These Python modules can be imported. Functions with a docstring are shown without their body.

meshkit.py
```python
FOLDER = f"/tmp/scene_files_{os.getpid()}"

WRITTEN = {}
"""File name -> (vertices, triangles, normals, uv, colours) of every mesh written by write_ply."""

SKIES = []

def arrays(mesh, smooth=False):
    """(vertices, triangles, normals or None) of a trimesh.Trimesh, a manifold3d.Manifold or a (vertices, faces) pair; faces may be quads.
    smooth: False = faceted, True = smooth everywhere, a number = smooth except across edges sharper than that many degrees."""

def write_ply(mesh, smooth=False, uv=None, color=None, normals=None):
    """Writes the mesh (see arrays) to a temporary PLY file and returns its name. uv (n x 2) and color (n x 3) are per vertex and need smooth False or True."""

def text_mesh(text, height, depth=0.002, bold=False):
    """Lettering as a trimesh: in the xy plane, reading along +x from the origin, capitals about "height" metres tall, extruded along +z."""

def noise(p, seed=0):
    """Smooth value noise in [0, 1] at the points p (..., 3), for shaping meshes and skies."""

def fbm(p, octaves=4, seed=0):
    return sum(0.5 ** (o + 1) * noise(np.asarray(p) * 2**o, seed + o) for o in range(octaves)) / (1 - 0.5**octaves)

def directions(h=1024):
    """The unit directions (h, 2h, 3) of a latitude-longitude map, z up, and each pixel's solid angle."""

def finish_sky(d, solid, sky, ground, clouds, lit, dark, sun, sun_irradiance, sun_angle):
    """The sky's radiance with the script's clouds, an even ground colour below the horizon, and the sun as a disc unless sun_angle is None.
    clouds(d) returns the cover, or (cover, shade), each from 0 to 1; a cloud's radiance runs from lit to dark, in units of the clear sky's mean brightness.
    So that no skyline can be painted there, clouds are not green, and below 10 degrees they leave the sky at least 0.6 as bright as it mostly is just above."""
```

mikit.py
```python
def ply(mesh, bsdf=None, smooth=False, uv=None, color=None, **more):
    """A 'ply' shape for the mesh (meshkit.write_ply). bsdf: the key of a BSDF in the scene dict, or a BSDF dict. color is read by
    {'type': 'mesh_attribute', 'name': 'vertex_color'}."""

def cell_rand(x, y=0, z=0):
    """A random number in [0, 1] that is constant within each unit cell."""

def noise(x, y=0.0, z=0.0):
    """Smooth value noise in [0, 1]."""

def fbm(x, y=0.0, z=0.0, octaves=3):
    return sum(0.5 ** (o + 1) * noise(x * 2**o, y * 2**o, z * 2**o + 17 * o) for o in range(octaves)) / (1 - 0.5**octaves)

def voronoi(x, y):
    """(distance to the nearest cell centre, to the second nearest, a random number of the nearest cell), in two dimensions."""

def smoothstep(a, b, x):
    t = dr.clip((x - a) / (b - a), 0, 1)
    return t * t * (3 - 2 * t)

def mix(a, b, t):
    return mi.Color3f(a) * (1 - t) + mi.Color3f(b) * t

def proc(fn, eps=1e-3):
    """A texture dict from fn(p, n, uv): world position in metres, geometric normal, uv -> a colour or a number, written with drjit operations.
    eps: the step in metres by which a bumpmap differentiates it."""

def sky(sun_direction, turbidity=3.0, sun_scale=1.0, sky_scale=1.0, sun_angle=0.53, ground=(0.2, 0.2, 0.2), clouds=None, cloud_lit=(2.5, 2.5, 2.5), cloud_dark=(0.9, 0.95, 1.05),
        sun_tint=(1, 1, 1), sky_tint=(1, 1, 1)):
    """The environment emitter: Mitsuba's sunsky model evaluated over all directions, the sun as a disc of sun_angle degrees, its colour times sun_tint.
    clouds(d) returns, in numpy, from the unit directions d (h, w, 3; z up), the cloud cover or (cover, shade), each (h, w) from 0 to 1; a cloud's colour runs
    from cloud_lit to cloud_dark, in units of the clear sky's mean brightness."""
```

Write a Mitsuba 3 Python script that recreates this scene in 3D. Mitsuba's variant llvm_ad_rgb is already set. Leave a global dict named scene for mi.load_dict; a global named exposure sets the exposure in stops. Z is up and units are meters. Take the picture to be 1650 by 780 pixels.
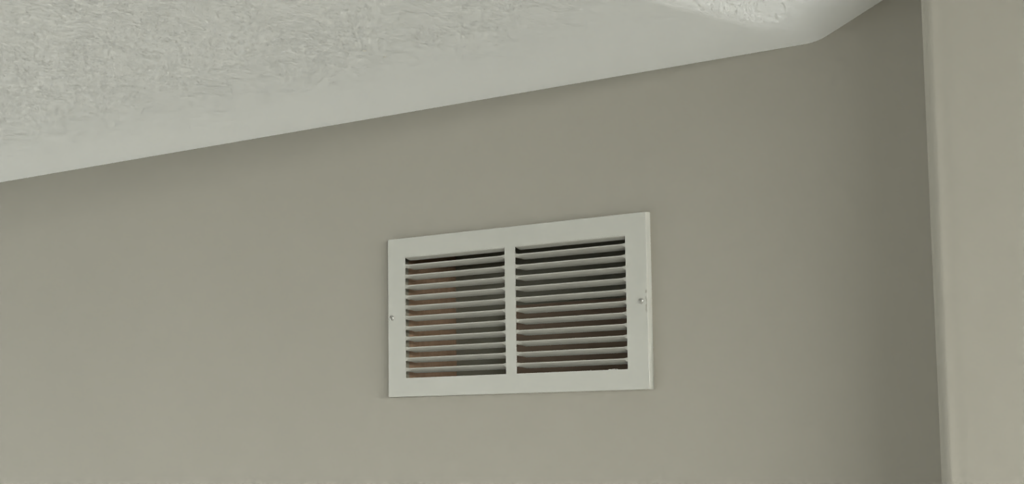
import math, random
import numpy as np, trimesh, manifold3d as m3
import drjit as dr
import mitsuba as mi
import mikit
from mikit import proc, noise, fbm, smoothstep, mix

random.seed(4); rng = np.random.default_rng(4)
scene, labels = {}, {}
T = mi.ScalarTransform4f

# ------------------------------------------------------------------ camera, sky, exposure
# x runs right along the wall with the grille, y into that wall (its face is y = 0), z up from the floor
Z0 = 2.172                                   # height of the grille's centre
FOCAL = 2640.06                              # in pixels of the 1650 x 780 frame
CAM = [1.2234, -1.5832, Z0 - 0.1463]
FWD = [-0.608174, 0.785549, 0.114179]
UP = [0.080858, -0.081785, 0.993365]
scene['camera'] = {'type': 'perspective', 'fov': math.degrees(2 * math.atan(825 / FOCAL)), 'fov_axis': 'x', 'near_clip': 0.05, 'far_clip': 200.0,
                   'to_world': T().look_at(origin=CAM, target=[c + d for c, d in zip(CAM, FWD)], up=UP)}
exposure = 4.62


SUN = np.array([0.93, -0.34, 0.03]); SUN /= np.linalg.norm(SUN)


def cover(d):
    # an even overcast, brighter and warmer on the side where the sun stands behind it
    shade = 1 - ((1 + d @ SUN) / 2) ** 16
    return np.ones(d.shape[:2]), np.clip(shade, 0, 1)


scene['sky'] = mikit.sky(SUN, turbidity=4.0, sun_scale=0.0, clouds=cover, cloud_lit=(78, 77.5, 72), cloud_dark=(1.35, 1.42, 1.6), ground=(0.80, 0.82, 0.80))

# ------------------------------------------------------------------ materials


def principled(rgb, rough=0.6, spec=0.3, **k):
    c = rgb if isinstance(rgb, dict) else {'type': 'rgb', 'value': list(rgb)}
    return {'type': 'twosided', 'nested': {'type': 'principled', 'base_color': c, 'roughness': rough, 'specular': spec, **k}}


def bumped(fn, scale, base, eps=6e-4):
    return {'type': 'twosided', 'nested': {'type': 'bumpmap', 'arbitrary': proc(fn, eps=eps), 'scale': scale, 'nested': base['nested']}}


def ceiling_relief(p, n, uv):
    # sprayed and brushed texture; it was smoothed where the ceiling was cut in along the wall
    a = fbm(p.x * 270 + 1.5 * noise(p.x * 50, p.y * 50), p.y * 230, 0, 2)
    b = fbm(p.x * 42 + 9, p.y * 42, 0, 2)
    h = smoothstep(0.34, 0.66, a) * (0.75 + 0.4 * smoothstep(0.4, 0.7, b))
    flat = smoothstep(0.0, 0.34, -p.y)
    vault = smoothstep(0.03, 0.08, -p.y) * 0.75
    near = dr.select(p.z > HC + 0.002, vault, flat)
    return h * (0.12 + 0.88 * near)


def wall_relief(p, n, uv):
    return fbm(p.x * 220, p.z * 220, p.y * 220, 2) * 0.7 + noise(p.x * 70, p.z * 70, p.y * 70) * 0.5


def wall_tone(p, n, uv):
    v = fbm(p.x * 3.1, p.z * 2.7, 2.0, 3)
    return mix((0.36, 0.346, 0.303), (0.38, 0.365, 0.32), v)


scene['m_wall'] = bumped(wall_relief, 0.00022, principled(proc(wall_tone), 0.55, 0.25))
scene['m_ceiling'] = bumped(ceiling_relief, 0.0019, principled((0.745, 0.765, 0.77), 0.85, 0.1))
scene['m_plain_wall'] = principled((0.45, 0.435, 0.385), 0.6, 0.2)
scene['m_floor'] = principled(proc(lambda p, n, uv: mix((0.38, 0.365, 0.33), (0.46, 0.44, 0.395), noise(p.x * 7, p.y * 1.5))), 0.5, 0.3)


def plate_tone(p, n, uv):
    v = fbm(p.x * 9, p.z * 9, 1.0, 2)
    c = mix((0.485, 0.49, 0.455), (0.51, 0.515, 0.48), v)
    # scuffed paint on the right-hand edge beside the screw
    w = noise(p.z * 320, p.x * 260)
    s = smoothstep(0.1962, 0.1978, p.x) * smoothstep(0.1999, 0.1985, p.x + 0.0012 * (w - 0.5)) * smoothstep(Z0 - 0.016, Z0 - 0.011, p.z) * smoothstep(Z0 + 0.0135, Z0 + 0.0095, p.z)
    return mix(c, (0.33, 0.32, 0.28), s * smoothstep(0.25, 0.55, w))


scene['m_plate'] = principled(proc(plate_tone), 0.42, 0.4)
scene['m_louver'] = principled((0.40, 0.40, 0.362), 0.5, 0.4)  # same paint as the plate, darkened to put the fin shade into the colour
scene['m_screw'] = principled((0.55, 0.55, 0.53), 0.28, 0.6, metallic=0.85)
scene['m_stud'] = principled(proc(lambda p, n, uv: mix((0.24, 0.16, 0.105), (0.33, 0.22, 0.15), fbm(p.y * 190 + 2 * noise(p.z * 25), p.z * 14, 0, 3))), 0.7, 0.2)
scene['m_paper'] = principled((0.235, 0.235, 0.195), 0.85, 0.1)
scene['m_block'] = principled(proc(lambda p, n, uv: mix((0.19, 0.145, 0.11), (0.25, 0.185, 0.14), fbm(p.x * 14, p.z * 190, 0, 3))), 0.75, 0.2)
scene['m_core'] = principled(proc(lambda p, n, uv: mix((0.16, 0.16, 0.13), (0.26, 0.25, 0.2), noise(p.y * 400, p.z * 300, p.x * 300))), 0.9, 0.05)
scene['m_fleck'] = principled((0.7, 0.7, 0.66), 0.8, 0.1)


def obj(key, mesh, bsdf, smooth=False, label=None, category=None, kind=None, group=None, **k):
    scene[key] = mikit.ply(mesh, bsdf, smooth=smooth, **k)
    d = {n: v for n, v in dict(label=label, category=category, kind=kind, group=group).items() if v}
    if d:
        labels[key] = d


def box(x0, x1, y0, y1, z0, z1):
    return trimesh.creation.box(bounds=[[x0, y0, z0], [x1, y1, z1]])


def cuboid(x0, x1, y0, y1, z0, z1):
    return m3.Manifold.cube([x1 - x0, y1 - y0, z1 - z0]).translate([x0, y0, z0])


# ------------------------------------------------------------------ the room
XL, XR, YF = -2.4, 6.0, -7.0
HC = Z0 + 0.268                              # underside of the flat ceiling
OPEN_X, OPEN_Z, DRYWALL = 0.184, 0.0815, 0.0127
shell = cuboid(XL, 0.95, 0, DRYWALL, 0, 3.2) - cuboid(-OPEN_X, OPEN_X, -0.1, 0.1, Z0 - OPEN_Z, Z0 + OPEN_Z)
obj('wall_back', shell, 'm_wall', kind='structure', label='greige painted wall that carries the white return air grille')
edge = cuboid(-OPEN_X, OPEN_X, 0.0002, DRYWALL, Z0 - OPEN_Z, Z0 + OPEN_Z) - cuboid(-OPEN_X + 0.001, OPEN_X - 0.001, -0.1, 0.1, Z0 - OPEN_Z + 0.001, Z0 + OPEN_Z - 0.001)
obj('wall_back__cut_edge', edge, 'm_core', label='raw grey cut edge of the drywall opening behind the louvers')
# the framing cavity that shows through the grille
CY0, CY1 = DRYWALL, 0.1103
obj('wall_back__cavity_stud', box(-OPEN_X - 0.040, -OPEN_X - 0.0005, CY0, CY1, Z0 - 0.32, Z0 + 0.25), 'm_stud', label='reddish brown wooden stud in the cavity behind the left louvers')
obj('wall_back__cavity_stud_001', box(OPEN_X + 0.004, OPEN_X + 0.042, CY0, CY1, Z0 - 0.32, Z0 + 0.25), 'm_stud')
obj('wall_back__cavity_backing', box(-OPEN_X - 0.042, OPEN_X + 0.042, CY1, CY1 + DRYWALL, Z0 - 0.32, Z0 + 0.25), 'm_paper', label='dark grey board at the back of the cavity')
obj('wall_back__cavity_block', box(-0.081, OPEN_X + 0.004, CY1 - 0.02, CY1, Z0 - 0.32, Z0 + 0.014), 'm_block', label='dark brown wooden block at the back of the cavity')
obj('wall_back__cavity_cap', box(-OPEN_X - 0.004, OPEN_X + 0.004, CY0, CY1, Z0 + 0.212, Z0 + 0.25), 'm_stud')
obj('wall_back__cavity_cap_001', box(-OPEN_X - 0.004, OPEN_X + 0.004, CY0, CY1 - 0.02, Z0 - 0.32, Z0 - 0.282), 'm_stud')


# ceiling: a flat part that turns, with a rounded break, into a vault rising to the right; the break runs a little askew
KINK = np.array([0.4205, 0.0]); CREASE = np.array([0.384 - 0.4205, -0.262]); CREASE /= np.linalg.norm(CREASE)
ACROSS = np.array([-CREASE[1], CREASE[0]])   # in plan, across the break, towards the right
if ACROSS[0] < 0:
    ACROSS = -ACROSS
PITCH, ROUND = math.radians(23.0), 0.07
prof = [(-6.0, 0.0)]
tl = ROUND * math.tan(PITCH / 2)
for k in range(9):
    a = PITCH * k / 8
    prof.append((-tl + ROUND * math.sin(a), ROUND * (1 - math.cos(a))))
prof.append((7.5 * math.cos(PITCH), 7.5 * math.sin(PITCH)))
verts, faces = [], []
for s, h in prof:
    for yy in (0.02, YF - 0.1):
        # the point of this profile line at depth yy
        t = (yy - (KINK + ACROSS * s)[1]) / CREASE[1]
        q = KINK + ACROSS * s + CREASE * t
        verts.append([q[0], q[1], HC + h])
top = len(verts)
verts += [[v[0], v[1], v[2] + 0.15] for v in verts]
n = len(prof)
for i in range(n - 1):
    a, b, c, d = 2 * i, 2 * i + 1, 2 * i + 3, 2 * i + 2
    faces += [[a, b, c], [a, c, d], [top + a, top + c, top + b], [top + a, top + d, top + c]]
    faces += [[a, d, top + d], [a, top + d, top + a], [b, top + b, top + c], [b, top + c, c]]
e = 2 * (n - 1)
faces += [[0, top, top + 1], [0, top + 1, 1], [e, e + 1, top + e + 1], [e, top + e + 1, top + e]]
ceil = trimesh.Trimesh(verts, faces, process=False); trimesh.repair.fix_normals(ceil)
obj('ceiling', ceil, 'm_ceiling', smooth=12, kind='structure', label='off white textured ceiling, flat and then rising to the right past a rounded break')
for k, (x, y, r) in enumerate([(0.0256, -0.2946, 0.0021), (0.0223, -0.2578, 0.0017)]):
    sp = trimesh.creation.icosphere(subdivisions=2, radius=1.0); sp.vertices = sp.vertices * [r * 1.3, r, r * 0.9] + [x, y, HC]
    obj('ceiling__paint_blob' + ('' if k == 0 else '_%03d' % k), sp, 'm_fleck', smooth=True, label='small pale raised blob of paint' if k == 0 else None)

# the nearer wall on the right, its outer corner rounded with a bullnose bead
NY, NX, BR = -0.118, 0.5858, 0.019
pts = [(XR, NY), (NX + BR + 0.016, NY), (NX + BR + 0.010, NY + 0.0002), (NX + BR + 0.005, NY + 0.0006), (NX + BR, NY + 0.0003)]
pts += [(NX + BR - BR * math.sin(a), NY + BR - BR * math.cos(a)) for a in np.radians(np.linspace(8, 90, 14))]
pts += [(NX, -0.0), (XR, -0.0)]
cs = m3.CrossSection([pts[::-1]])
if cs.area() <= 0:
    cs = m3.CrossSection([pts])
near = m3.Manifold.extrude(cs, 5.4)
obj('wall_right', near, 'm_wall', smooth=20, kind='structure', label='nearer greige wall on the right with a rounded outer corner')

obj('floor', box(XL, XR, YF, 0, -0.1, 0), 'm_floor', kind='structure', label='light brown floor of the room')
obj('wall_left', cuboid(XL - 0.1, XL, YF, 0, 0, 3.2) - cuboid(XL - 0.2, XL + 0.1, -5.6, -0.5, 0.05, 2.3), 'm_plain_wall', kind='structure', label='greige wall at the far left end of the room')  # unseen window opening, added and sized to brighten the left of the room
front = cuboid(XL, XR, YF - 0.15, YF, 0, 5.4)
obj('wall_front', front, 'm_plain_wall', kind='structure', label='greige wall behind the viewer')
side = cuboid(XR, XR + 0.15, YF, NY, 0, 5.4) - cuboid(XR - 0.1, XR + 0.3, -6.0, -0.3, 0.05, 2.88)
obj('wall_side', side, 'm_plain_wall', kind='structure', label='greige window wall on the right side of the room')

# ------------------------------------------------------------------ the return air grille
G = 'return_air_grille'
W, H, D, SH = 0.400, 0.2043, 0.009, 0.0008
labels[G] = {'label': 'white stamped metal return air grille with two columns of louvers on the greige wall', 'category': 'air vent'}
COLS = [(-0.1702, -0.0072), (0.0087, 0.1706)]
ZT, ZB = 0.0768, -0.0782                     # top of the first slot, bottom of the last
PITCHZ, SLOT = (0.0768 + 0.0782 - 0.0089) / 11, 0.0089
STRIP = PITCHZ - SLOT


def rounded_slab(w, h, d, r):
    balls = [m3.Manifold.sphere(r, 24).translate([sx * (w / 2 - 0.0002 - r), -d + r, sz * (h / 2 - 0.0002 - r)]) for sx in (-1, 1) for sz in (-1, 1)]
    foot = [cuboid(sx * w / 2 - (0.001 if sx > 0 else 0), sx * w / 2 + (0.001 if sx < 0 else 0), -0.0006, 0, sz * h / 2 - (0.001 if sz > 0 else 0), sz * h / 2 + (0.001 if sz < 0 else 0)) for sx in (-1, 1) for sz in (-1, 1)]
    return m3.Manifold.batch_hull(balls + foot)


plate = rounded_slab(W, H, D, 0.0009) - rounded_slab(W - 2 * SH, H - 2 * SH, D - SH, 0.0008).translate([0, 0.0001, 0]) - cuboid(-W / 2 + SH, W / 2 - SH, -0.0015, 0.01, -H / 2 + SH, H / 2 - SH)
for x0, x1 in COLS:
    plate = plate - cuboid(x0, x1, -0.02, 0.02, ZB, ZT)
plate = plate.translate([0, 0, Z0])
obj(G + '__faceplate', plate, 'm_plate', smooth=35)


def louver(x0, x1, first):
    """A strip between two slots whose lower part is bent inwards and down; flat at its two ends, where it joins the plate."""
    total = STRIP + SLOT - 0.0002
    s = np.linspace(STRIP - 0.0012 if first else 0, total, 26)
    nu = 44
    e = np.concatenate([[0, 0.25, 0.5, 1, 1.5, 2, 3, 4, 5.5, 7, 9], np.linspace(12, (x1 - x0) * 1000 - 12, nu - 22), (x1 - x0) * 1000 - np.array([9, 7, 5.5, 4, 3, 2, 1.5, 1, .5, .25, 0])]) / 1000
    V = np.zeros((len(s), len(e), 3)); N = np.zeros_like(V)
    for j, u in enumerate(e):
        m = min(u, (x1 - x0) - u) / 0.007
        m = min(max(m, 0), 1); m = m * m * (3 - 2 * m)
        if first:
            m = 0
        b0, b1 = (1 - m) * 0.0040, (1 - m) * (0.0060 if first else 0.0052) + m * 0.0021
        bend_end = math.radians(66 if first else 84 - 26 * m)
        fine = np.linspace(0, total, 400)
        th = np.clip((fine - b0) / (b1 - b0), 0, 1); th = bend_end * th * th * (3 - 2 * th) + m * math.radians(14) * np.clip((fine - b1) / (total - b1), 0, 1)
        ds = fine[1]
        yy = np.concatenate([[0], np.cumsum(np.sin(th[:-1]) * ds)]) + m * 0.0005
        zz = -np.concatenate([[0], np.cumsum(np.cos(th[:-1]) * ds)]) - m * 0.0007
        y, z, a = np.interp(s, fine, yy), np.interp(s, fine, zz), np.interp(s, fine, th)
        cut = np.clip((s - STRIP) / SLOT, 0, 1)
        lim = np.where(s > STRIP, 0.0004 + 0.0022 * cut, 0.0)
        V[:, j, 0] = np.clip(x0 + u, x0 + lim, x1 - lim); V[:, j, 1] = -D + y; V[:, j, 2] = z
        N[:, j, 1] = np.cos(a); N[:, j, 2] = np.sin(a)     # towards the back
    F, B = V.reshape(-1, 3), (V + N * 0.0007).reshape(-1, 3)
    r, c = V.shape[:2]
    idx = np.arange(r * c).reshape(r, c); o = r * c
    f = []
    for i in range(r - 1):
        for j in range(c - 1):
            q = [idx[i, j], idx[i, j + 1], idx[i + 1, j + 1], idx[i + 1, j]]
            f += [[q[0], q[2], q[1]], [q[0], q[3], q[2]], [q[0] + o, q[1] + o, q[2] + o], [q[0] + o, q[2] + o, q[3] + o]]
    rim = [*idx[0, :], *idx[1:, -1], *idx[-1, -2::-1], *idx[-2:0:-1, 0]]
    for a, b in zip(rim, rim[1:] + rim[:1]):
        f += [[a, b, b + o], [a, b + o, a + o]]
    m = trimesh.Trimesh(np.vstack([F, B]), f, process=False)
    m.remove_unreferenced_vertices(); trimesh.repair.fix_normals(m)
    return m


k = 0
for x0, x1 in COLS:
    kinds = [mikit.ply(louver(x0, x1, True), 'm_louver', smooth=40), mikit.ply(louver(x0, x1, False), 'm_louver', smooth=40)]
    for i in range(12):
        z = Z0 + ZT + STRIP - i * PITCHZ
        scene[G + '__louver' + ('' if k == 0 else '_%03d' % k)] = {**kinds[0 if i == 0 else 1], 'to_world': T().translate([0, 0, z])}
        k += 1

# pan head cross recess screws at mid height
prof2 = np.array([[0, 0.0022], [0.0014, 0.00212], [0.0025, 0.0018], [0.0033, 0.0012], [0.0037, 0.0005], [0.0038, -0.0005], [0, -0.0005]])
head = m3.Manifold.revolve(m3.CrossSection([prof2[::-1].tolist()]), 32)
cross = m3.Manifold.batch_hull([cuboid(-0.0025, 0.0025, -0.0008, 0.0008, 0.0022, 0.0024), cuboid(-0.0011, 0.0011, -0.0006, 0.0006, -0.0003, 0.0)])
head = head - cross - cross.rotate([0, 0, 90])
for k, (x, z, rot) in enumerate([(-0.1933, -0.0004, 20), (0.1906, -0.0007, 55)]):
    obj(G + '__screw' + ('' if k == 0 else '_%03d' % k), head.rotate([0, 0, rot]).rotate([90, 0, 0]).translate([x, -D, Z0 + z]), 'm_screw', smooth=35,
        label='small cross recess screw on the edge of the faceplate' if k == 0 else None)
# flecks of plaster on the lower edge of the last slot
fl = []
for x, dx, dy in [(0.1180, 0.0006, 0.0004), (0.1450, 0.0020, 0.0008), (0.1487, 0.0014, 0.0006), (0.1512, 0.0022, 0.0007), (0.1550, 0.0012, 0.0007)]:
    s = trimesh.creation.icosphere(subdivisions=1, radius=1.0); s.vertices = s.vertices * [dx, dy, 0.0005] + [x, -D + 0.0006, Z0 + ZB + 0.0004]
    fl.append(s)
obj(G + '__plaster_flecks', trimesh.util.concatenate(fl), 'm_fleck', kind='stuff', label='pale plaster flecks on the lower edge of the last slot')
